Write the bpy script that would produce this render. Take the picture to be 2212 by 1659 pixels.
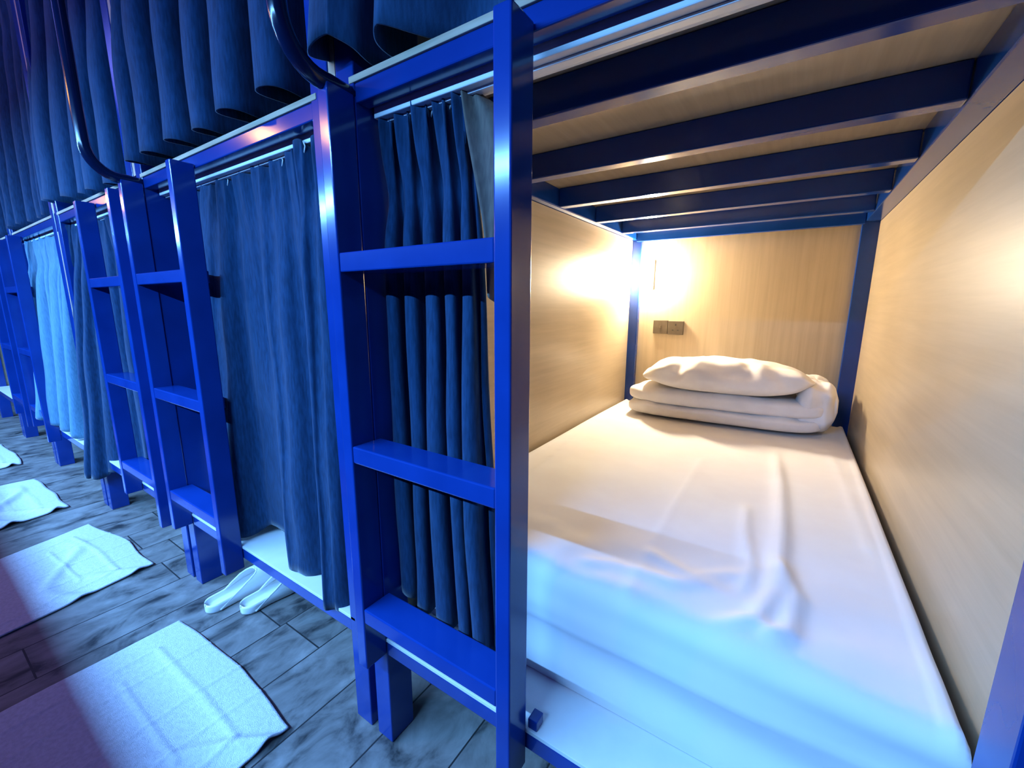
import bpy, bmesh, math, random
from mathutils import Vector, Matrix, noise

C = bpy.context.scene.collection
for o in list(bpy.data.objects):
    bpy.data.objects.remove(o, do_unlink=True)
random.seed(7)
S = 0.8                      # metres per layout unit

# ------------------------------------------------------------------ camera
R0 = ((0.83442533, 0.55110803, 0.00378309),
      (0.10529677, -0.15268302, -0.98264973),
      (-0.54096854, 0.82034617, -0.18543247))
cam = bpy.data.cameras.new('camera'); cam_o = bpy.data.objects.new('camera', cam); C.objects.link(cam_o)
M = Matrix.Identity(4)
for i in range(3):
    M[i][0] = R0[0][i]; M[i][1] = -R0[1][i]; M[i][2] = -R0[2][i]
M[0][3], M[1][3], M[2][3] = 0, 0, 1.45 * S
cam_o.matrix_world = M
cam.sensor_width = 36; cam.lens = 36 * 908.98 / 2212
cam.clip_start = 0.01; cam.clip_end = 100
bpy.context.scene.camera = cam_o

# ------------------------------------------------------------------ world, light, exposure
sc = bpy.context.scene
sc.view_settings.view_transform = 'Standard'; sc.view_settings.look = 'None'
sc.view_settings.gamma = 1; sc.view_settings.use_curve_mapping = False
sc.view_settings.exposure = 0.0
w = bpy.data.worlds.new('world'); sc.world = w; w.use_nodes = True
w.node_tree.nodes['Background'].inputs[0].default_value = (0.12, 0.13, 1.0, 1)
w.node_tree.nodes['Background'].inputs[1].default_value = 0.07

def area(name, loc, rot, sx, sy, power, col):
    l = bpy.data.lights.new(name, 'AREA'); l.shape = 'RECTANGLE'
    l.size = sx * S; l.size_y = sy * S; l.energy = power; l.color = col
    o = bpy.data.objects.new(name, l); C.objects.link(o)
    o.location = [v * S for v in loc]; o.rotation_euler = rot
    return o
def point(name, loc, power, col, rad=0.04):
    l = bpy.data.lights.new(name, 'POINT'); l.energy = power; l.color = col; l.shadow_soft_size = rad
    o = bpy.data.objects.new(name, l); C.objects.link(o); o.location = [v * S for v in loc]
    return o
# blue LED strip along the bunks on the other side of the aisle
area('led_strip', (-4.5, -1.35, 2.45), (math.radians(10), 0, 0), 8.2, 0.05, 650, (0.15, 0.44, 1.0))
# added dim violet fill over the aisle, lifts the shaded floor and towels
area('violet_fill', (-4.0, -0.4, 3.9), (0, 0, 0), 10.0, 0.5, 28, (0.22, 0.24, 1.0))
# warm bulbs glowing in the upper bunks across the aisle
for bx, bz in ((-9.3, 3.05), (-4.9, 3.2), (-3.5, 2.9)):
    point('warm_bulb', (bx, -1.15, bz), 17, (1.0, 0.45, 0.10), 0.05)

# ------------------------------------------------------------------ materials
def new_mat(name):
    m = bpy.data.materials.new(name); m.use_nodes = True
    nt = m.node_tree; return m, nt, nt.nodes, nt.links, nt.nodes['Principled BSDF']
def tex_coord(N, Lk, scale=(1, 1, 1), kind='Object'):
    tc = N.new('ShaderNodeTexCoord'); mp = N.new('ShaderNodeMapping')
    mp.inputs['Scale'].default_value = scale
    Lk.new(tc.outputs[kind], mp.inputs['Vector']); return mp.outputs['Vector']
def noise_mat(name, c1, c2, scale=(8, 8, 8), nscale=1.0, rough=0.5, spec=0.5, bump=0.0, bscale=None, detail=6, lo=.35, hi=.65, metallic=0, sheen=0, coat=0):
    m, nt, N, Lk, B = new_mat(name)
    v = tex_coord(N, Lk, scale)
    n = N.new('ShaderNodeTexNoise'); n.inputs['Scale'].default_value = nscale; n.inputs['Detail'].default_value = detail
    Lk.new(v, n.inputs['Vector'])
    r = N.new('ShaderNodeValToRGB'); r.color_ramp.elements[0].position = lo; r.color_ramp.elements[1].position = hi
    r.color_ramp.elements[0].color = (*c1, 1); r.color_ramp.elements[1].color = (*c2, 1)
    Lk.new(n.outputs['Fac'], r.inputs['Fac']); Lk.new(r.outputs['Color'], B.inputs['Base Color'])
    B.inputs['Roughness'].default_value = rough; B.inputs['Specular IOR Level'].default_value = spec
    B.inputs['Metallic'].default_value = metallic
    B.inputs['Sheen Weight'].default_value = sheen
    B.inputs['Coat Weight'].default_value = coat; B.inputs['Coat Roughness'].default_value = 0.12
    if bump:
        b = N.new('ShaderNodeBump'); b.inputs['Strength'].default_value = bump; b.inputs['Distance'].default_value = 0.004
        n2 = n
        if bscale:
            n2 = N.new('ShaderNodeTexNoise'); n2.inputs['Scale'].default_value = bscale; n2.inputs['Detail'].default_value = 4
            Lk.new(tex_coord(N, Lk), n2.inputs['Vector'])
        Lk.new(n2.outputs['Fac'], b.inputs['Height']); Lk.new(b.outputs['Normal'], B.inputs['Normal'])
    return m
PAINT = noise_mat('navy_gloss_paint', (0.003, 0.032, 0.20), (0.005, 0.042, 0.25), (3, 3, 3), 2.0, rough=0.15, spec=0.45)
BLACKP = noise_mat('black_gloss_paint', (0.002, 0.008, 0.035), (0.003, 0.012, 0.05), (3, 3, 3), 2.0, rough=0.17, spec=0.5)
CURTM = noise_mat('mid_blue_cloth', (0.010, 0.046, 0.105), (0.016, 0.068, 0.15), (60, 60, 9), 3.0, rough=0.95, spec=0.1, bump=0.10, bscale=260, sheen=0.15)
CURT = noise_mat('grey_blue_cloth', (0.005, 0.028, 0.070), (0.010, 0.047, 0.115), (60, 60, 9), 3.0, rough=0.95, spec=0.1, bump=0.10, bscale=260, sheen=0.15)
LINING = noise_mat('taupe_lining', (0.12, 0.10, 0.085), (0.16, 0.135, 0.11), (60, 60, 9), 3.0, rough=0.9, spec=0.1)
CURTL = noise_mat('pale_cloth', (0.08, 0.20, 0.30), (0.11, 0.26, 0.38), (60, 60, 9), 3.0, rough=0.95, spec=0.1, bump=0.10, bscale=260, sheen=0.15)
SHEET = noise_mat('white_sheet', (0.80, 0.78, 0.78), (0.84, 0.83, 0.83), (3, 3, 3), 2.0, rough=0.85, spec=0.2, bump=0.06, bscale=30)
PILLOW = noise_mat('white_cotton', (0.78, 0.75, 0.74), (0.84, 0.82, 0.81), (6, 6, 6), 2.0, rough=0.9, spec=0.15, bump=0.2, bscale=16)
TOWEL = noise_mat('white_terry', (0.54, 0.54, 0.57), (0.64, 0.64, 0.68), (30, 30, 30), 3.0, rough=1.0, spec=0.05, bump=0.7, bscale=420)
RUBBER = noise_mat('white_foam', (0.78, 0.78, 0.76), (0.84, 0.84, 0.82), (10, 10, 10), 2.0, rough=0.55, spec=0.3)
WHITEP = noise_mat('white_plastic', (0.72, 0.74, 0.74), (0.78, 0.80, 0.80), (10, 2, 2), 2.0, rough=0.45, spec=0.4)
BOARD = noise_mat('white_board', (0.70, 0.71, 0.68), (0.78, 0.78, 0.75), (5, 5, 5), 2.0, rough=0.42, spec=0.4, bump=0.03, bscale=20)
SOCKET = noise_mat('taupe_plastic', (0.085, 0.065, 0.045), (0.10, 0.08, 0.055), (20, 20, 20), 2.0, rough=0.4)
DARK = noise_mat('black_recess', (0.01, 0.01, 0.012), (0.02, 0.02, 0.02), (5, 5, 5), 2.0, rough=0.7)
WALLM = noise_mat('dark_plaster', (0.03, 0.035, 0.06), (0.045, 0.05, 0.08), (2, 2, 2), 2.0, rough=0.8, bump=0.1, bscale=20)
EDGEM = noise_mat('raw_board_edge', (0.36, 0.30, 0.20), (0.52, 0.45, 0.32), (3, 40, 40), 2.0, rough=0.8)

def laminate(name, grain, rough=0.33):
    m, nt, N, Lk, B = new_mat(name)
    v = tex_coord(N, Lk, grain)
    n = N.new('ShaderNodeTexNoise'); n.inputs['Scale'].default_value = 1.0; n.inputs['Detail'].default_value = 8; n.inputs['Roughness'].default_value = .65
    Lk.new(v, n.inputs['Vector'])
    v2 = tex_coord(N, Lk, (1.4, 1.4, 1.4))
    n2 = N.new('ShaderNodeTexNoise'); n2.inputs['Scale'].default_value = 1.6; n2.inputs['Detail'].default_value = 2
    Lk.new(v2, n2.inputs['Vector'])
    mx = N.new('ShaderNodeMix'); mx.data_type = 'FLOAT'; mx.inputs[0].default_value = 0.45
    Lk.new(n.outputs['Fac'], mx.inputs[2]); Lk.new(n2.outputs['Fac'], mx.inputs[3])
    r = N.new('ShaderNodeValToRGB'); e = r.color_ramp.elements
    e[0].position = .35; e[0].color = (0.39, 0.31, 0.20, 1); e[1].position = .65; e[1].color = (0.51, 0.41, 0.275, 1)
    Lk.new(mx.outputs[0], r.inputs['Fac']); Lk.new(r.outputs['Color'], B.inputs['Base Color'])
    B.inputs['Roughness'].default_value = rough; B.inputs['Specular IOR Level'].default_value = 0.5
    b = N.new('ShaderNodeBump'); b.inputs['Strength'].default_value = 0.06; b.inputs['Distance'].default_value = 0.002
    Lk.new(n.outputs['Fac'], b.inputs['Height']); Lk.new(b.outputs['Normal'], B.inputs['Normal'])
    return m
LAM_SIDE = laminate('beige_laminate_side', (2, 2.0, 45))
LAM_BACK = laminate('beige_laminate_back', (45, 2, 1.6))
LAM_CEIL = laminate('beige_laminate_ceiling', (45, 2.0, 2), 0.22)

def floor_material():
    m, nt, N, Lk, B = new_mat('wood_look_stone_planks')
    tc = N.new('ShaderNodeTexCoord'); sp = N.new('ShaderNodeSeparateXYZ'); Lk.new(tc.outputs['Object'], sp.inputs[0])
    def mth(op, a, b=None, c=None):
        n = N.new('ShaderNodeMath'); n.operation = op
        for i, x in enumerate((a, b, c)):
            if x is None: continue
            if isinstance(x, (int, float)): n.inputs[i].default_value = x
            else: Lk.new(x, n.inputs[i])
        return n.outputs[0]
    W = 0.261 * S; Ln = 1.15 * S
    u = mth('DIVIDE', mth('ADD', sp.outputs[0], 0.764 * S + 40 * W), W)
    row = mth('FLOOR', u); fu = mth('FRACT', u)
    wn = N.new('ShaderNodeTexWhiteNoise'); wn.noise_dimensions = '1D'; Lk.new(row, wn.inputs['W'])
    vv = mth('ADD', mth('DIVIDE', mth('ADD', sp.outputs[1], 20), Ln), wn.outputs['Value'])
    col = mth('FLOOR', vv); fv = mth('FRACT', vv)
    def edge(f, wd):
        d = mth('MINIMUM', f, mth('SUBTRACT', 1.0, f)); return mth('LESS_THAN', d, wd)
    j = mth('MAXIMUM', edge(fu, 0.011), edge(fv, 0.0028))
    comb = N.new('ShaderNodeCombineXYZ'); Lk.new(row, comb.inputs[0]); Lk.new(col, comb.inputs[1])
    wn2 = N.new('ShaderNodeTexWhiteNoise'); wn2.noise_dimensions = '3D'; Lk.new(comb.outputs[0], wn2.inputs['Vector'])
    off = N.new('ShaderNodeVectorMath'); off.operation = 'MULTIPLY_ADD'
    Lk.new(wn2.outputs['Color'], off.inputs[0]); off.inputs[1].default_value = (9, 9, 9)
    mp = N.new('ShaderNodeMapping'); mp.inputs['Scale'].default_value = (7, 4.0, 5); Lk.new(tc.outputs['Object'], mp.inputs['Vector'])
    Lk.new(mp.outputs[0], off.inputs[2])
    n = N.new('ShaderNodeTexNoise'); n.inputs['Scale'].default_value = 1.6; n.inputs['Detail'].default_value = 7; n.inputs['Roughness'].default_value = .6
    n.inputs['Distortion'].default_value = .5
    Lk.new(off.outputs[0], n.inputs['Vector'])
    r = N.new('ShaderNodeValToRGB'); e = r.color_ramp.elements
    e[0].position = .33; e[0].color = (0.025, 0.026, 0.026, 1)
    e[1].position = .70; e[1].color = (0.27, 0.25, 0.23, 1)
    k = r.color_ramp.elements.new(.46); k.color = (0.145, 0.132, 0.12, 1)
    Lk.new(n.outputs['Fac'], r.inputs['Fac'])
    mul = N.new('ShaderNodeMix'); mul.data_type = 'RGBA'
    Lk.new(j, mul.inputs[0]); Lk.new(r.outputs['Color'], mul.inputs[6]); mul.inputs[7].default_value = (0.02, 0.02, 0.02, 1)
    Lk.new(mul.outputs[2], B.inputs['Base Color'])
    B.inputs['Roughness'].default_value = 0.5; B.inputs['Specular IOR Level'].default_value = 0.4
    hgt = mth('SUBTRACT', mth('MULTIPLY', n.outputs['Fac'], 0.35), j)
    b = N.new('ShaderNodeBump'); b.inputs['Strength'].default_value = 0.5; b.inputs['Distance'].default_value = 0.003
    Lk.new(hgt, b.inputs['Height']); Lk.new(b.outputs['Normal'], B.inputs['Normal'])
    return m
FLOOR = floor_material()

def emit(name, col, strength):
    m, nt, N, Lk, B = new_mat(name)
    B.inputs['Base Color'].default_value = (0.9, 0.85, 0.75, 1)
    B.inputs['Emission Color'].default_value = (*col, 1); B.inputs['Emission Strength'].default_value = strength
    return m
GLOW = emit('lamp_glow', (1.0, 0.82, 0.56), 840)

# ------------------------------------------------------------------ mesh helpers (layout units -> metres)
class MB:
    def __init__(self): self.v = []; self.f = []
    def box(self, x0, x1, y0, y1, z0, z1):
        b = len(self.v)
        self.v += [(x0, y0, z0), (x1, y0, z0), (x1, y1, z0), (x0, y1, z0), (x0, y0, z1), (x1, y0, z1), (x1, y1, z1), (x0, y1, z1)]
        self.f += [tuple(b + i for i in q) for q in ((0, 3, 2, 1), (4, 5, 6, 7), (0, 1, 5, 4), (1, 2, 6, 5), (2, 3, 7, 6), (3, 0, 4, 7))]
        return self
    def grid(self, fn, nu, nv, wrap=False):
        b = len(self.v)
        for i in range(nu):
            for j in range(nv): self.v.append(tuple(fn(i, j)))
        for i in range(nu if wrap else nu - 1):
            for j in range(nv - 1):
                i2 = (i + 1) % nu
                self.f.append((b + i * nv + j, b + i2 * nv + j, b + i2 * nv + j + 1, b + i * nv + j + 1))
        return self
    def tube(self, pts, r, seg=14):
        pts = [Vector(p) for p in pts]; b = len(self.v); up = Vector((1, 0, 0))
        for k, p in enumerate(pts):
            t = (pts[min(k + 1, len(pts) - 1)] - pts[max(k - 1, 0)]).normalized()
            a = t.cross(up); a = a.normalized() if a.length > 1e-4 else t.cross(Vector((0, 1, 0))).normalized()
            c = t.cross(a)
            for s in range(seg):
                q = 2 * math.pi * s / seg
                self.v.append(tuple(p + a * (r * math.cos(q)) + c * (r * math.sin(q))))
        for k in range(len(pts) - 1):
            for s in range(seg):
                s2 = (s + 1) % seg
                self.f.append((b + k * seg + s, b + k * seg + s2, b + (k + 1) * seg + s2, b + (k + 1) * seg + s))
        self.f.append(tuple(b + s for s in range(seg))[::-1]); e = b + (len(pts) - 1) * seg
        self.f.append(tuple(e + s for s in range(seg)))
        return self
    def build(self, name, mat, parent=None, origin=None, bevel=0.0, smooth=False, solid=0.0, sub=0):
        if origin is None:
            origin = Vector(parent['_o']) if parent is not None and '_o' in parent else Vector((0, 0, 0))
        me = bpy.data.meshes.new(name)
        me.from_pydata([((x - origin[0]) * S, (y - origin[1]) * S, (z - origin[2]) * S) for x, y, z in self.v], [], self.f)
        me.update(); me.materials.append(mat)
        bm = bmesh.new(); bm.from_mesh(me); bmesh.ops.recalc_face_normals(bm, faces=bm.faces); bm.to_mesh(me); bm.free()
        if smooth: me.polygons.foreach_set('use_smooth', [True] * len(me.polygons))
        o = bpy.data.objects.new(name, me); C.objects.link(o)
        if parent is not None: o.parent = parent
        else: o.location = Vector(origin) * S
        if bevel:
            md = o.modifiers.new('bevel', 'BEVEL'); md.width = bevel; md.segments = 2; md.limit_method = 'ANGLE'
        if solid:
            md = o.modifiers.new('solid', 'SOLIDIFY'); md.thickness = solid; md.offset = 0
        if sub:
            md = o.modifiers.new('sub', 'SUBSURF'); md.levels = sub; md.render_levels = sub
        return o
def tag(o, label, cat, group=None):
    o['label'] = label; o['category'] = cat
    if group: o['group'] = group
    return o
def thing(name, loc, label, cat, group=None):
    o = bpy.data.objects.new(name, None); C.objects.link(o)
    o.location = [v * S for v in loc]; o['_o'] = list(loc); o.empty_display_size = 0.05
    return tag(o, label, cat, group)
def struct(o): o['kind'] = 'structure'; return o
def copy_tree(o, parent=None):
    c = o.copy(); C.objects.link(c)
    if parent is not None: c.parent = parent
    for ch in list(o.children): copy_tree(ch, c)
    return c
def nz(x, y, z, s=1.0): return noise.noise(Vector((x * s, y * s, z * s)))
def smooth01(t): t = max(0, min(1, t)); return t * t * (3 - 2 * t)
def cr(pts, t):
    """Catmull-Rom through tuples, t in 0..1"""
    n = len(pts) - 1; f = max(0, min(n - 1e-6, t * n)); i = int(f); f -= i
    p0, p1, p2, p3 = pts[max(i - 1, 0)], pts[i], pts[i + 1], pts[min(i + 2, n)]
    return tuple(0.5 * (2 * b + (c - a) * f + (2 * a - 5 * b + 4 * c - d) * f * f + (3 * b - a - 3 * c + d) * f ** 3) for a, b, c, d in zip(p0, p1, p2, p3))

# ------------------------------------------------------------------ setting
struct(MB().box(-14, 4, -3.0, 3.4, -0.05, 0).build('floor', FLOOR, origin=(0, 0, 0)))
struct(MB().box(-14, 4, 3.3, 3.4, 0, 4.0).build('wall_back', WALLM))
struct(MB().box(-14.1, -14, -3.0, 3.4, 0, 4.0).build('wall_left', WALLM))
struct(MB().box(-14, 4, 0.2, 3.4, 4.0, 4.05).build('ceiling', WALLM))
# unseen slab for the far bunks' upper deck, edge set to shade the floor
struct(MB().box(-10.5, 3.5, -3.0, -1.035, 1.945, 1.99).build('unseen_deck_1', PAINT))

# ------------------------------------------------------------------ bunk beds
P = 1.466
TOP = 3.55
def make_bunk():
    r = thing('bunk_bed', (-1.044, 0.755, 0), 'x', 'bunk bed', 'two-storey bunk beds in the row')
    for (x0, x1, y0, y1) in ((-1.044, -0.973, 0.755, 0.852), (0.308, 0.388, 0.755, 0.852), (-1.044, -0.945, 3.085, 3.14), (0.262, 0.388, 3.085, 3.14)):
        MB().box(x0, x1, y0, y1, 0, TOP).build('post', PAINT, r, bevel=0.003)
    for zb in (0.39, 1.99):
        MB().box(-0.973, 0.318, 0.757, 0.80, zb - (0.05 if zb < 1 else 0.045), zb).build('front_beam', PAINT, r, bevel=0.003)
        MB().box(-0.990, 0.335, 0.753 if zb > 1 else 0.755, 3.12, zb + .0005, zb + (0.012 if zb < 1 else 0.016)).build('platform_board', BOARD if zb < 1 else EDGEM, r, bevel=0.001)
    MB().box(-1.008, 0.338, 0.803, 3.08, 1.983, 1.9895).build('bunk_ceiling', LAM_CEIL, r)
    for yy in (0.985, 1.415, 1.865, 2.305, 2.735):
        MB().box(-0.97, 0.272, yy, yy + 0.05, 1.90, 1.9825).build('slat', PAINT, r, bevel=0.003)
    MB().box(-0.97, 0.272, 3.045, 3.08, 1.885, 1.9825).build('slat', PAINT, r, bevel=0.003)
    for zb in (0.34, 1.90, 3.45):
        MB().box(-1.02, -0.972, 0.86, 3.08, zb, zb + 0.0825 if zb > 1 else zb + .049).build('side_beam', PAINT, r, bevel=0.003)
        MB().box(0.274, 0.36, 0.86, 3.08, zb, zb + 0.0825 if zb > 1 else zb + .049).build('side_beam', PAINT, r, bevel=0.003)
    MB().box(-0.97, 0.272, 0.757, 0.80, TOP - .06, TOP).build('front_beam', PAINT, r, bevel=0.003)
    for (z0, z1) in ((0.403, 1.898), (2.01, TOP)):
        m = MB().box(-1.074, -1.047, 0.757, 3.12, z0, z1); m.box(-1.047, -1.008, 0.856, 3.08, z0, z1)
        m.build('partition_panel', LAM_SIDE, r)
        MB().box(0.338, 0.384, 0.856, 3.08, z0, z1).build('partition_panel', LAM_SIDE, r)
        MB().box(-1.008, 0.338, 3.125, 3.15, z0, z1).build('back_panel', LAM_BACK, r)
    for zt in (1.958, TOP - .062):
        m = MB().box(-0.965, 0.31, 0.806, 0.868, zt - 0.034, zt - 0.004)
        m.box(-0.965, 0.31, 0.826, 0.848, zt - 0.040, zt - 0.034)
        m.build('curtain_track', WHITEP, r, bevel=0.002)
        MB().box(-0.965, 0.31, 0.812, 0.87, zt - 0.0035, zt + (0.024 if zt < 3 else 0.0)).build('track_batten', DARK, r)
    return r
bunk0 = make_bunk()
bl = ['two-storey blue steel bunk bed with the open lit lower berth, nearest the camera',
      'two-storey blue steel bunk bed with orange glare on its upper beam, above the white slippers',
      'two-storey bunk bed left of the slippers, behind the middle ladder without handrail',
      'two-storey blue steel bunk bed holding the pale pleated lower curtain, far down the row',
      'two-storey blue steel bunk bed behind the farthest visible ladder at the left edge',
      'two-storey blue steel bunk bed at the far left end of the row']
bunk0['label'] = bl[0]
for k in range(1, 6):
    c = copy_tree(bunk0); c.location.x -= k * P * S; c['label'] = bl[k]

# ------------------------------------------------------------------ ladders
LW = 0.562
def make_ladder(x0, handrail=True):
    r = thing('ladder', (x0, 0.68, 0), 'x', 'ladder', 'blue steel ladders on the bunk fronts')
    MB().box(x0, x0 + 0.040, 0.678, 0.7545, 0.35, 1.968).build('side_rail', PAINT, r, bevel=0.003)
    MB().box(x0 + LW - 0.040, x0 + LW, 0.678, 0.7545, 0.35 if x0 < -1.2 else 0.30, 1.958).build('side_rail', PAINT, r, bevel=0.003)
    for z in (1.577, 1.065, 0.558):
        MB().box(x0 + 0.040, x0 + LW - 0.040, 0.680, 0.775, z - 0.048, z).build('rung', PAINT, r, bevel=0.003)
    if handrail:
        pts = [(x0 + .02, 0.79, 1.965), (x0 + .02, 0.74, 1.968), (x0 + .02, 0.70, 1.972)]
        for i in range(9):
            a = math.pi / 2 * i / 8
            pts.append((x0 + .02, 0.685 - 0.10 * math.sin(a), 1.972 + 0.10 * (1 - math.cos(a)) * 1.15))
        pts += [(x0 + .02, 0.583, 2.2), (x0 + .02, 0.583, 2.75)]
        for i in range(1, 9):
            a = math.pi / 2 * i / 8
            pts.append((x0 + .02, 0.583 + 0.10 * (1 - math.cos(a)), 2.75 + 0.10 * math.sin(a)))
        pts += [(x0 + .02, 0.75, 2.85)]
        MB().tube(pts, 0.021).build('handrail', BLACKP, r, smooth=True)
    return r
lad = [(-1.013, True, 'blue steel ladder with curved handrail beside the open lit berth, nearest of the ladders'),
       (-2.475, True, 'blue ladder with curved handrail left of the slippers, right of a close pair'),
       (-3.180, False, 'blue ladder without handrail, left one of the close pair in mid row'),
       (-5.640, False, 'far blue steel ladder left of the pale pleated curtain'),
       (-6.450, False, 'farthest blue steel ladder, cut by the left edge of the view')]
lad0 = make_ladder(lad[0][0]); lad0['label'] = lad[0][2]
for x0, h, lb in lad[1:]:
    l = copy_tree(lad0); l.location.x = x0 * S; l['label'] = lb
    if not h:
        for ch in list(l.children):
            if ch.name.startswith('handrail'): bpy.data.objects.remove(ch, do_unlink=True)
MB().box(-0.450, -0.424, 0.760, 0.795, 0.4025, 0.43).build('foot_bracket', PAINT, lad0, bevel=0.002)

# ------------------------------------------------------------------ curtains
def make_curtain(label, top, hem, zt, zh, nf, at, ah, mat=CURT, seed=1, ease=1.0, pinch=0.5, ns=None, skew=0.3, jit=0.35, hooks=True, extra=None):
    """top / hem: control points (x, y) of the cloth line; zt, zh: heights (zh a list of values along s)"""
    rnd = random.Random(seed)
    xm = (top[0][0] + top[-1][0]) / 2
    r = thing('curtain', (xm, 0.84, zt), label, 'curtain', 'grey-blue curtains on the bunk berths')
    ns = ns or max(90, nf * 22); nv = 46
    ph = [rnd.uniform(-jit, jit) for _ in range(nf + 3)]; am = [rnd.uniform(0.65, 1.25) for _ in range(nf + 3)]
    zhl = [(z,) for z in zh]
    def fn(i, j):
        s = i / (ns - 1); v = j / (nv - 1)
        e = smooth01(v) ** ease if ease != 1 else v ** 0.8
        tx, ty = cr(top, s); hx, hy = cr(hem, s)
        z1 = cr(zhl, s)[0] if len(zhl) > 1 else zh[0]
        x = tx + (hx - tx) * e; y = ty + (hy - ty) * e; z = zt + (z1 - zt) * v
        fs = s * nf; k = int(fs); f = fs - k
        p = ph[k] * (1 - f) + ph[k + 1] * f; a = am[k] * (1 - f) + am[k + 1] * f
        q = 2 * math.pi * fs + p * 2
        A = (at + (ah - at) * smooth01(v * 1.3)) * a
        dz = (zt - z)
        pin = math.exp(-((dz - 0.20) / 0.07) ** 2) * pinch
        wv = math.sin(q); wv = math.copysign(abs(wv) ** 0.75, wv)
        # pleats at the header split each fold in two narrow lips
        hd = math.exp(-(dz / 0.13) ** 2)
        y += -A * wv * (1 - pin) - at * 0.6 * hd * math.sin(2 * q + 1.0)
        x += -skew * A * math.sin(2 * q) * (1 - pin) + 0.012 * nz(s * 9, z * 2.2, seed * 3.1)
        y += 0.012 * nz(s * 13, z * 3.0, seed * 7.7)
        z += hd * 0.012 * math.sin(q) * (1 if zt < 2.2 else 0) - 0.010 * (1 - math.cos(q)) * v
        if extra: x, y, z = extra(s, v, x, y, z)
        return (x, y, z)
    MB().grid(fn, ns, nv).build('fabric', mat, r, smooth=True, solid=0.004)
    if hooks:
        n = nf
        for k in range(n):
            s = (k + .5) / n; tx, ty = cr(top, s)
            MB().tube([(tx, ty, zt - .03), (tx + .008, ty, zt - .012), (tx, ty, zt + .004)], 0.0022, 8).build('hook', WHITEP, r, smooth=True)
    return r

# lower berth, open one: gathered to the left behind the near ladder
def a_extra(s, v, x, y, z):
    return x, y, z
ca = make_curtain('dark grey-blue curtain gathered in narrow pleats behind the near ladder, beside the open berth',
             [(-0.95, .845), (-0.85, .84), (-0.75, .842), (-0.672, .845)],
             [(-0.955, .86), (-0.86, .84), (-0.75, .835), (-0.66, .815), (-0.605, .82)],
             1.928, [0.55, 0.53, 0.535, 0.49, 0.485], 5, 0.028, 0.046, seed=4, skew=0.30, jit=.15)
# loose corner folded back, its reverse catches the warm light
EDGE_L = [(-0.682, .815, 1.945), (-0.665, .812, 1.85), (-0.645, .808, 1.77), (-0.622, .805, 1.68), (-0.606, .803, 1.60), (-0.60, .805, 1.48)]
EDGE_R = [(-0.655, .862, 1.925), (-0.585, .868, 1.87), (-0.555, .872, 1.82), (-0.545, .870, 1.72), (-0.56, .860, 1.60), (-0.592, .835, 1.44)]
def flap(i, j):
    u = i / 20; v = j / 30
    a = Vector(cr(EDGE_L, v)); b = Vector(cr(EDGE_R, v)); p = a.lerp(b, u)
    p.y += 0.012 * math.sin(u * 6 + v * 3) * math.sin(math.pi * u)
    return p
MB().grid(flap, 21, 31).build('folded_corner', LINING, ca, smooth=True, solid=0.004)
for hx in (-0.60, -0.548):
    pts = [(hx + .012 * math.sin(a * .9), .866, 1.895 - .075 * (hx + .60) / .05 * .4 - .006 * a) for a in range(8)]
    MB().tube(pts, 0.0035, 8).build('hook', WHITEP, ca, smooth=True)

cb_top = [(-2.22, .845), (-2.0, .842), (-1.8, .84), (-1.6, .84), (-1.4, .825), (-1.28, .80), (-1.165, .84)]
cb_hem = [(-2.24, .83), (-2.14, .78), (-2.06, .735), (-1.97, .755), (-1.90, .855), (-1.74, .87), (-1.60, .80), (-1.53, .775), (-1.45, .825), (-1.37, .87), (-1.31, .79), (-1.265, .74), (-1.21, .78), (-1.175, .86)]
make_curtain('closed grey-blue curtain with a wavy hem over the berth above the white slippers',
             cb_top, cb_hem, 1.925, [.45, .42, .40, .43, .47, .47, .43, .41, .43, .44, .41, .39, .41], 9, 0.012, 0.008, seed=9, ns=260, skew=.2)
make_curtain('dark grey-blue curtain behind the middle ladder without handrail, its near edge swept outward',
             [(-3.90, .80), (-3.75, .83), (-3.5, .84), (-3.2, .84), (-2.9, .84), (-2.64, .84)],
             [(-4.06, .735), (-3.97, .685), (-3.86, .695), (-3.76, .78), (-3.55, .86), (-3.3, .85), (-3.10, .79), (-2.98, .83), (-2.64, .86)],
             1.925, [.30, .28, .28, .33, .42, .42, .40, .42, .43], 9, 0.022, 0.018, seed=12, ns=240, pinch=.3)
make_curtain('pale pleated curtain pushed outward over a berth far down the row',
             [(-5.22, .82), (-5.0, .84), (-4.7, .84), (-4.3, .84), (-4.02, .83)],
             [(-5.42, .74), (-5.34, .69), (-5.15, .72), (-4.95, .77), (-4.83, .74), (-4.70, .78), (-4.55, .755), (-4.42, .82)],
             1.94, [.50, .50, .47, .45, .45, .45, .44, .44], 7, 0.030, 0.026, mat=CURTL, seed=15, ns=220)
make_curtain('dark curtain closed over a lower berth behind the far ladders at the left edge',
             [(-6.80, .84), (-6.2, .84), (-5.50, .84)], [(-6.80, .86), (-6.2, .80), (-5.50, .86)], 1.925, [.43, .42], 9, 0.02, 0.035, seed=18)

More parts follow.
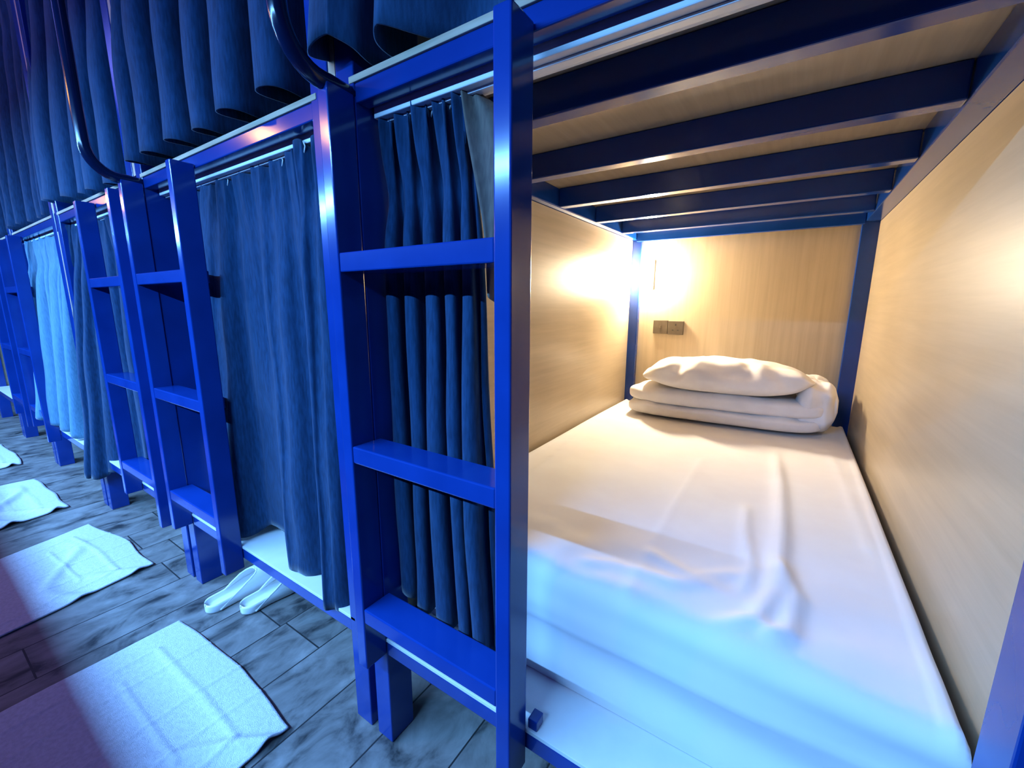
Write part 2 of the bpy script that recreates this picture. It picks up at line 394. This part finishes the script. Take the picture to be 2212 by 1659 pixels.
# upper berths
UZ = 3.48
make_curtain('upper grey-blue curtain drawn aside in deep folds above the near ladder',
             [(-1.03, .84), (-0.9, .84), (-0.7, .84), (-0.45, .84)],
             [(-1.045, .84), (-1.065, .75), (-1.03, .675), (-0.965, .67), (-0.925, .73), (-0.935, .80), (-0.925, .87), (-0.87, .88), (-0.85, .80), (-0.835, .70), (-0.79, .69), (-0.72, .76), (-0.62, .82), (-0.48, .78)],
             UZ, [2.075, 2.065, 2.055, 2.05, 2.06, 2.045, 2.03, 2.03, 2.03], 4, 0.02, 0.012, mat=CURTM, seed=21, ns=240, pinch=.2, hooks=False)
def wav(x0, x1, n, yc, a, seed):
    rnd = random.Random(seed); out = []
    for i in range(2 * n + 1):
        x = x0 + (x1 - x0) * i / (2 * n)
        out.append((x + rnd.uniform(-.02, .02), yc + (a if i % 2 == 0 else -a) * rnd.uniform(.8, 1.1)))
    return out
make_curtain('upper dark grey-blue curtain of tube-like folds over the orange-lit beam',
             [(-2.40, .84), (-1.8, .84), (-1.16, .84)], [(-2.40, .80), (-1.8, .80), (-1.17, .80)], UZ, [2.04, 2.045, 2.035, 2.05], 6, 0.03, 0.10, seed=24, ns=320, pinch=.2, hooks=False, skew=.26, jit=.15)
make_curtain('upper blue curtain of broad folds left of the second handrail',
             [(-3.93, .84), (-3.3, .84), (-2.62, .84)], [(-4.02, .77), (-3.3, .78), (-2.63, .78)], UZ, [2.09, 2.06, 2.04, 2.01, 2.02], 6, 0.03, 0.075, mat=CURTM, seed=27, ns=300, pinch=.2, hooks=False, skew=.3, jit=.2)
make_curtain('upper dark curtain above the pale pleated lower one',
             [(-5.4, .84), (-4.8, .84), (-4.10, .84)], [(-5.4, .80), (-4.1, .80)], UZ, [2.05, 2.03], 6, 0.03, 0.07, seed=30, ns=300, pinch=.2, hooks=False, skew=.1)
make_curtain('upper dark curtain at the far left end of the row',
             [(-6.85, .84), (-6.2, .84), (-5.55, .84)], [(-6.85, .80), (-5.55, .80)], UZ, [2.05, 2.03], 6, 0.03, 0.07, seed=33, ns=300, pinch=.2, hooks=False, skew=.1)

# ------------------------------------------------------------------ mattress
def seg_d(x, y, pts):
    best = 1e9; tt = 0; n = len(pts) - 1
    for i in range(n):
        ax, ay = pts[i]; bx, by = pts[i + 1]; dx, dy = bx - ax, by - ay
        t = max(0, min(1, ((x - ax) * dx + (y - ay) * dy) / (dx * dx + dy * dy + 1e-9)))
        px, py = ax + dx * t - x, ay + dy * t - y
        d = math.hypot(px, py)
        if d < best: best = d; tt = (i + t) / n; side = dx * (y - ay) - dy * (x - ax)
    return best, tt, side
CREASE = [([(-0.285, 2.0), (-0.283, 1.5), (-0.275, 0.95)], 0.012, 0.008, 0), ([(-0.011, 2.45), (0.03, 1.8), (0.040, 1.45), (0.035, 1.15), (0.0, 1.02), (-0.10, 0.95)], 0.022, 0.020, 1),
          ([(-0.07, 1.65), (-0.055, 1.4), (-0.022, 1.22), (-0.03, 1.08)], 0.016, 0.012, 1), ([(0.03, 1.3), (0.075, 1.15), (0.06, 1.02), (0.0, .97)], 0.020, 0.016, 1),
          ([(-0.45, 0.99), (-0.33, 1.04), (-0.18, 1.05), (-0.06, 1.12)], 0.022, 0.010, 1), ([(-0.30, 1.15), (-0.15, 1.10), (-0.02, 1.20)], 0.020, 0.008, 1),
          ([(-0.9, 1.9), (-0.86, 1.6), (-0.85, 1.2)], 0.02, 0.006, 0), ([(0.20, 2.5), (0.235, 2.0), (0.25, 1.5)], 0.015, 0.005, 0)]
def mattress(r, x0, x1, y0, y1, z0, z1, wrinkles):
    cx, cy = (x0 + x1) / 2, (y0 + y1) / 2; nu, nv = (150, 230) if wrinkles else (24, 24)
    RB = 0.062; RS = 0.03
    # unrolled cloth: parameter runs over the top and down every side
    H = z1 - z0
    def prof(t, half, R):
        """t signed cloth distance from centre; returns offset from centre and drop"""
        s = 1 if t >= 0 else -1; t = abs(t); flat = half - R
        if t <= flat: return s * t, 0
        a = (t - flat) / R
        if a < math.pi / 2: return s * (flat + R * math.sin(a)), R * (1 - math.cos(a))
        return s * half, R + (t - flat - R * math.pi / 2)
    hx, hy = (x1 - x0) / 2, (y1 - y0) / 2
    tx = hx - RS + RS * math.pi / 2 + (H - RS); tyf = hy - RB + RB * math.pi / 2 + (H - RB)
    def fn(i, j):
        # denser sampling on the top
        u = (i / (nu - 1)) * 2 - 1; v = (j / (nv - 1)) * 2 - 1
        ox, dx = prof(u * tx, hx, RS); oy, dy = prof(v * tyf, hy, RB)
        x = cx + ox; y = cy + oy; drop = max(dx, dy)
        if dx > RS * .5 and dy > RB * .5: drop = max(dx, dy)
        z = z1 - min(drop, H)
        if wrinkles:
            top = smooth01(1 - drop / 0.05)
            h = 0.006 * nz(x * 1.6, y * 1.3, 0.3) * top
            for pts, wd, ht, kind in CREASE:
                d, t, sd = seg_d(x, y, pts)
                fade = smooth01(t * 6) * smooth01((1 - t) * 5) if kind else 1
                g = math.exp(-(d / wd) ** 2)
                if kind == 0: g = g * 0.5 + (0.5 if sd > 0 else 0) * math.exp(-(d / (wd * 5)) ** 2)
                h += ht * g * fade * top
            sw = smooth01(1 - abs(y - 1.0) / .35)
            h += 0.009 * sw * nz(x * 7 + 2 * y, y * 9 - x * 3, 1.7) * top
            # piping ridge close to both long edges
            for xe in (x1 - .016, x0 + .016):
                h += 0.012 * math.exp(-((x - xe) / .008) ** 2) * top
            # front drop: horizontal tension lines
            if dy > 0 and v < 0:
                y += -0.006 * math.sin((z - z0) * 38 + 2.5 * x) * smooth01(dy / .08) + 0.008 * nz(x * 3, z * 7, 5)
                y += -0.004 * math.exp(-((z - (z1 - .14 + .03 * x)) / .012) ** 2)
            y -= 0.055 * (x - x0) / (x1 - x0) * smooth01((1.5 - y) / .6) * max(0, (z - z0) / (z1 - z0))
            z += h
        return (x, y, z)
    MB().grid(fn, nu, nv).build('mattress_cover', SHEET, r, smooth=True)
    MB().box(x0 + .01, x1 - .01, y0 + .02, y1 - .02, z0 + .0005, z1 - .05).build('mattress_core', SHEET, r)
m0 = thing('mattress', (-0.33, 2.0, 0.402), 'thick mattress under a white sheet in the open lit berth', 'mattress', None)
mattress(m0, -0.995, 0.318, 0.915, 3.08, 0.403, 0.755, True)
ml = ['', 'mattress in a white sheet showing under the wavy curtain hem above the slippers', 'mattress behind the middle ladder without handrail', 'mattress in a white sheet below the pale pleated curtain far down the row', 'mattress behind the far ladders at the left edge']
for k in range(1, 5):
    mk = thing('mattress', (-0.33 - P * k, 2.0, 0.402), ml[k], 'mattress', None)
    mattress(mk, -0.95 - P * k, 0.29 - P * k, 0.93, 3.06, 0.403, 0.72, False)

# ------------------------------------------------------------------ folded duvet and pillow
def sgnp(c, e): return math.copysign(abs(c) ** e, c)
def blob(c, r, e1, e2, rot=0.0, nzs=3, nza=0.01, nu=96, nv=48, fold=None, seed=0):
    def fn(i, j):
        th = 2 * math.pi * i / nu; ph = -math.pi / 2 + math.pi * j / (nv - 1)
        cp, sp = sgnp(math.cos(ph), e1), sgnp(math.sin(ph), e1)
        x = r[0] * cp * sgnp(math.cos(th), e2); y = r[1] * cp * sgnp(math.sin(th), e2); z = r[2] * sp
        k = nz(x * nzs + seed, y * nzs, z * nzs * 1.5) * nza
        k2 = nz(x * nzs * 3 + seed, y * nzs * 2, z * nzs * 3) * nza * .5
        l = math.sqrt(x * x + y * y + z * z) + 1e-6
        x += k * x / l; y += (k + k2) * y / l * 2; z += (k + k2) * (1 if z > 0 else .3)
        if fold: x, y, z = fold(x, y, z)
        X = x * math.cos(rot) - y * math.sin(rot); Y = x * math.sin(rot) + y * math.cos(rot)
        return (c[0] + X, c[1] + Y, c[2] + z)
    return MB().grid(fn, nu, nv, wrap=True)
dv = thing('folded_duvet', (-0.3, 2.85, 0.757), 'white duvet folded flat in layers at the head of the bed, under the pillow', 'duvet')
blob((-0.335, 2.845, 0.812), (0.515, 0.235, 0.050), .55, .32, rot=0.045, nzs=5, nza=.018, seed=1).build('lower_fold', PILLOW, dv, smooth=True)
blob((-0.325, 2.845, 0.893), (0.525, 0.222, 0.058), .6, .35, rot=0.045, nzs=4, nza=.016, seed=5).build('upper_fold', PILLOW, dv, smooth=True)
blob((0.148, 2.875, 0.912), (0.088, 0.195, 0.142), .5, .5, rot=0.03, nzs=7, nza=.03, seed=9).build('bunched_end', PILLOW, dv, smooth=True)
pl = thing('pillow', (-0.3, 2.85, 0.95), 'plump white pillow lying on the folded duvet', 'pillow')
def pfold(x, y, z):
    ex = abs(x) / 0.45; ey = abs(y) / 0.21
    t = (1 - ex ** 3.2) ; t = max(0.10, t) ** 0.5
    z = z * t
    # gathers running down the front face
    if y < 0:
        g = math.sin(x * 34 + 3 * nz(x * 4, z * 6, 2)) * 0.016 * smooth01(-y / .12) * smooth01((z + .09) / .12)
        y -= g
        z += g * .5
    if x < -0.36: z -= 0.02 * (-x - .36) / .09
    return x, y, z
blob((-0.325, 2.80, 1.038), (0.455, 0.205, 0.098), .62, .38, rot=0.05, nzs=5, nza=.020, fold=pfold, seed=13, nu=160, nv=64).build('pillow_case', PILLOW, pl, smooth=True)

# ------------------------------------------------------------------ socket and reading lamp
so = thing('power_socket', (-0.73, 3.12, 1.296), 'taupe double wall socket plate on the back panel left of the pillow', 'socket')
MB().box(-0.834, -0.733, 3.106, 3.1245, 1.2505, 1.3445).build('blank_plate', SOCKET, so, bevel=0.002)
MB().box(-0.731, -0.628, 3.105, 3.1245, 1.247, 1.341).build('outlet_plate', SOCKET, so, bevel=0.002)
hl = MB(); hl.box(-0.683, -0.676, 3.1035, 3.106, 1.308, 1.322); hl.box(-0.703, -0.692, 3.1035, 3.106, 1.275, 1.281); hl.box(-0.668, -0.657, 3.1035, 3.106, 1.275, 1.281)
hl.build('pin_holes', DARK, so)
MB().box(-0.790, -0.778, 3.1030, 3.1065, 1.288, 1.306).build('switch', SOCKET, so, bevel=0.001)
la = thing('reading_lamp', (-0.90, 3.085, 1.66), 'small glowing warm lamp in the back left corner of the open berth', 'lamp')
MB().box(-0.925, -0.850, 3.095, 3.1245, 1.56, 1.76).build('lamp_base', WHITEP, la, bevel=0.003)
blob((-0.8875, 3.075, 1.66), (0.036, 0.030, 0.10), .5, .7, nza=0, nu=32, nv=20).build('lamp_cover', GLOW, la, smooth=True)

# ------------------------------------------------------------------ slippers
def slipper(x, y, ang, label):
    r = thing('slipper', (x, y, 0), label, 'slipper', 'white slippers under the bunk')
    Lg = 0.335
    def hw(t): return 0.046 + 0.022 * smooth01((t - .25) / .45) if t > .12 else 0.046
    def outline(t):
        # half width with rounded heel and toe
        k = 1.0
        if t < .14: k = math.sqrt(max(0, 1 - ((.14 - t) / .14) ** 2))
        if t > .80: k = math.sqrt(max(0, 1 - ((t - .80) / .20) ** 2))
        return hw(t) * max(k, 0.02)
    def T(px, py, pz):
        return (x + px * math.cos(ang) - py * math.sin(ang), y + px * math.sin(ang) + py * math.cos(ang), pz)
    n = 40
    ts = [0.5 - 0.5 * math.cos(math.pi * i / (n - 1)) for i in range(n)]
    prof = [(-.90, .002), (-1.0, .010), (-1.0, .034), (-.95, .045), (-.86, .040), (-.80, .026), (-.5, .022), (0, .020), (.5, .022), (.80, .026), (.86, .040), (.95, .045), (1.0, .034), (1.0, .010), (.90, .002)]
    def fs(i, j):
        a, h = prof[j]; t = ts[i]; w = outline(t)
        end = smooth01(min(t, 1 - t) / .05)
        hh = h if abs(a) > .82 or end >= 1 else 0.045 - (0.045 - h) * end
        if j in (0, len(prof) - 1): hh = .002
        return T(a * w, t * Lg, hh)
    MB().grid(fs, n, len(prof)).build('sole', RUBBER, r, smooth=True, solid=.002)
    n2 = 30; m2 = 33
    def H(t): return (0.042 + 0.050 * smooth01((t - .1) / .5)) * (smooth01((1.03 - t) / .25) ** .6)
    def up(t, a):
        w2 = outline(max(.04, min(t, .9995))) * 1.03; c = math.sqrt(max(0, 1 - abs(a) ** 2.6))
        return T(a * w2, t * Lg, 0.010 + H(t) * c + 0.0012 * math.sin(a * 44) * c)
    def st(a): return .70 - .58 * abs(a) ** 3.6
    def fu(i, j):
        a = -1 + 2 * j / (m2 - 1); t0 = st(a)
        return up(t0 + (1 - t0) * i / (n2 - 1), a)
    MB().tube([up(st(a / 16), a / 16) for a in range(-16, 17)], 0.0045, 8).build('piping', RUBBER, r, smooth=True)
    MB().grid(fu, n2, m2).build('upper', RUBBER, r, smooth=True, solid=.005)
    return r
slipper(-2.182, 0.675, 0.06, 'left white slipper on the floor, heel out from under the bunk')
slipper(-2.035, 0.765, 0.02, 'right white slipper, its toe tucked farther under the bunk frame')

# ------------------------------------------------------------------ towels on the floor
def towel(label, A, B, Cc, D, seed, fine=False, rug=1.0):
    cx = (A[0] + Cc[0]) / 2; cy = (A[1] + Cc[1]) / 2
    r = thing('bath_towel', (cx, cy, 0), label, 'towel', 'white towels laid along the aisle floor')
    nu, nv = (140, 170) if fine else (70, 80)
    def fn(i, j):
        u = i / (nu - 1); v = j / (nv - 1)
        x = (A[0] * (1 - u) + B[0] * u) * (1 - v) + (D[0] * (1 - u) + Cc[0] * u) * v
        y = (A[1] * (1 - u) + B[1] * u) * (1 - v) + (D[1] * (1 - u) + Cc[1] * u) * v
        # edges wander
        ey = 0.018 * nz(u * 3.2, seed, 0) * smooth01(1 - v * 4) * rug; y += ey + 0.035 * math.exp(-((u - .5) / .25) ** 2) * smooth01(1 - v * 5) * (1 if fine else .4)
        x += 0.015 * nz(v * 4, seed + 3, u) * rug
        z = 0.010 + 0.004 * nz(x * 4, y * 4, seed)
        # raised frame woven into the mat
        W = abs(B[0] - A[0]); Ln = 1.2
        px, py = u * W, v * Ln
        def band(d, w, h): return h * math.exp(-(d / w) ** 2)
        if .12 < px < W - .10 and py > .10: z += band(py - .125, .010, .006)
        if .20 < px < W - .18: z += band(py - .26, .008, .005)
        if py > .12: z += band(px - .12, .008, .004) + band(px - (W - .10), .010, .005)
        for q in (.30, .56, .76):
            z += band(u - q + .02 * math.sin(v * 5), .008, .0045) * smooth01(1 - v * .8)
        # corner folds
        d = (u - .93) + (v - .10) * 1.5
        z += 0.022 * math.exp(-(d / .035) ** 2) * math.exp(-(v / .22) ** 2) * (u > .6) * rug
        if seed > 1: z += 0.020 * math.exp(-((v - .22 + .1 * math.sin(u * 6)) / .03) ** 2) * rug * smooth01(u * 2)
        return (x, y, max(z, .004))
    MB().grid(fn, nu, nv).build('towel_cloth', TOWEL, r, smooth=True, solid=.006)
    b = MB()
    return r
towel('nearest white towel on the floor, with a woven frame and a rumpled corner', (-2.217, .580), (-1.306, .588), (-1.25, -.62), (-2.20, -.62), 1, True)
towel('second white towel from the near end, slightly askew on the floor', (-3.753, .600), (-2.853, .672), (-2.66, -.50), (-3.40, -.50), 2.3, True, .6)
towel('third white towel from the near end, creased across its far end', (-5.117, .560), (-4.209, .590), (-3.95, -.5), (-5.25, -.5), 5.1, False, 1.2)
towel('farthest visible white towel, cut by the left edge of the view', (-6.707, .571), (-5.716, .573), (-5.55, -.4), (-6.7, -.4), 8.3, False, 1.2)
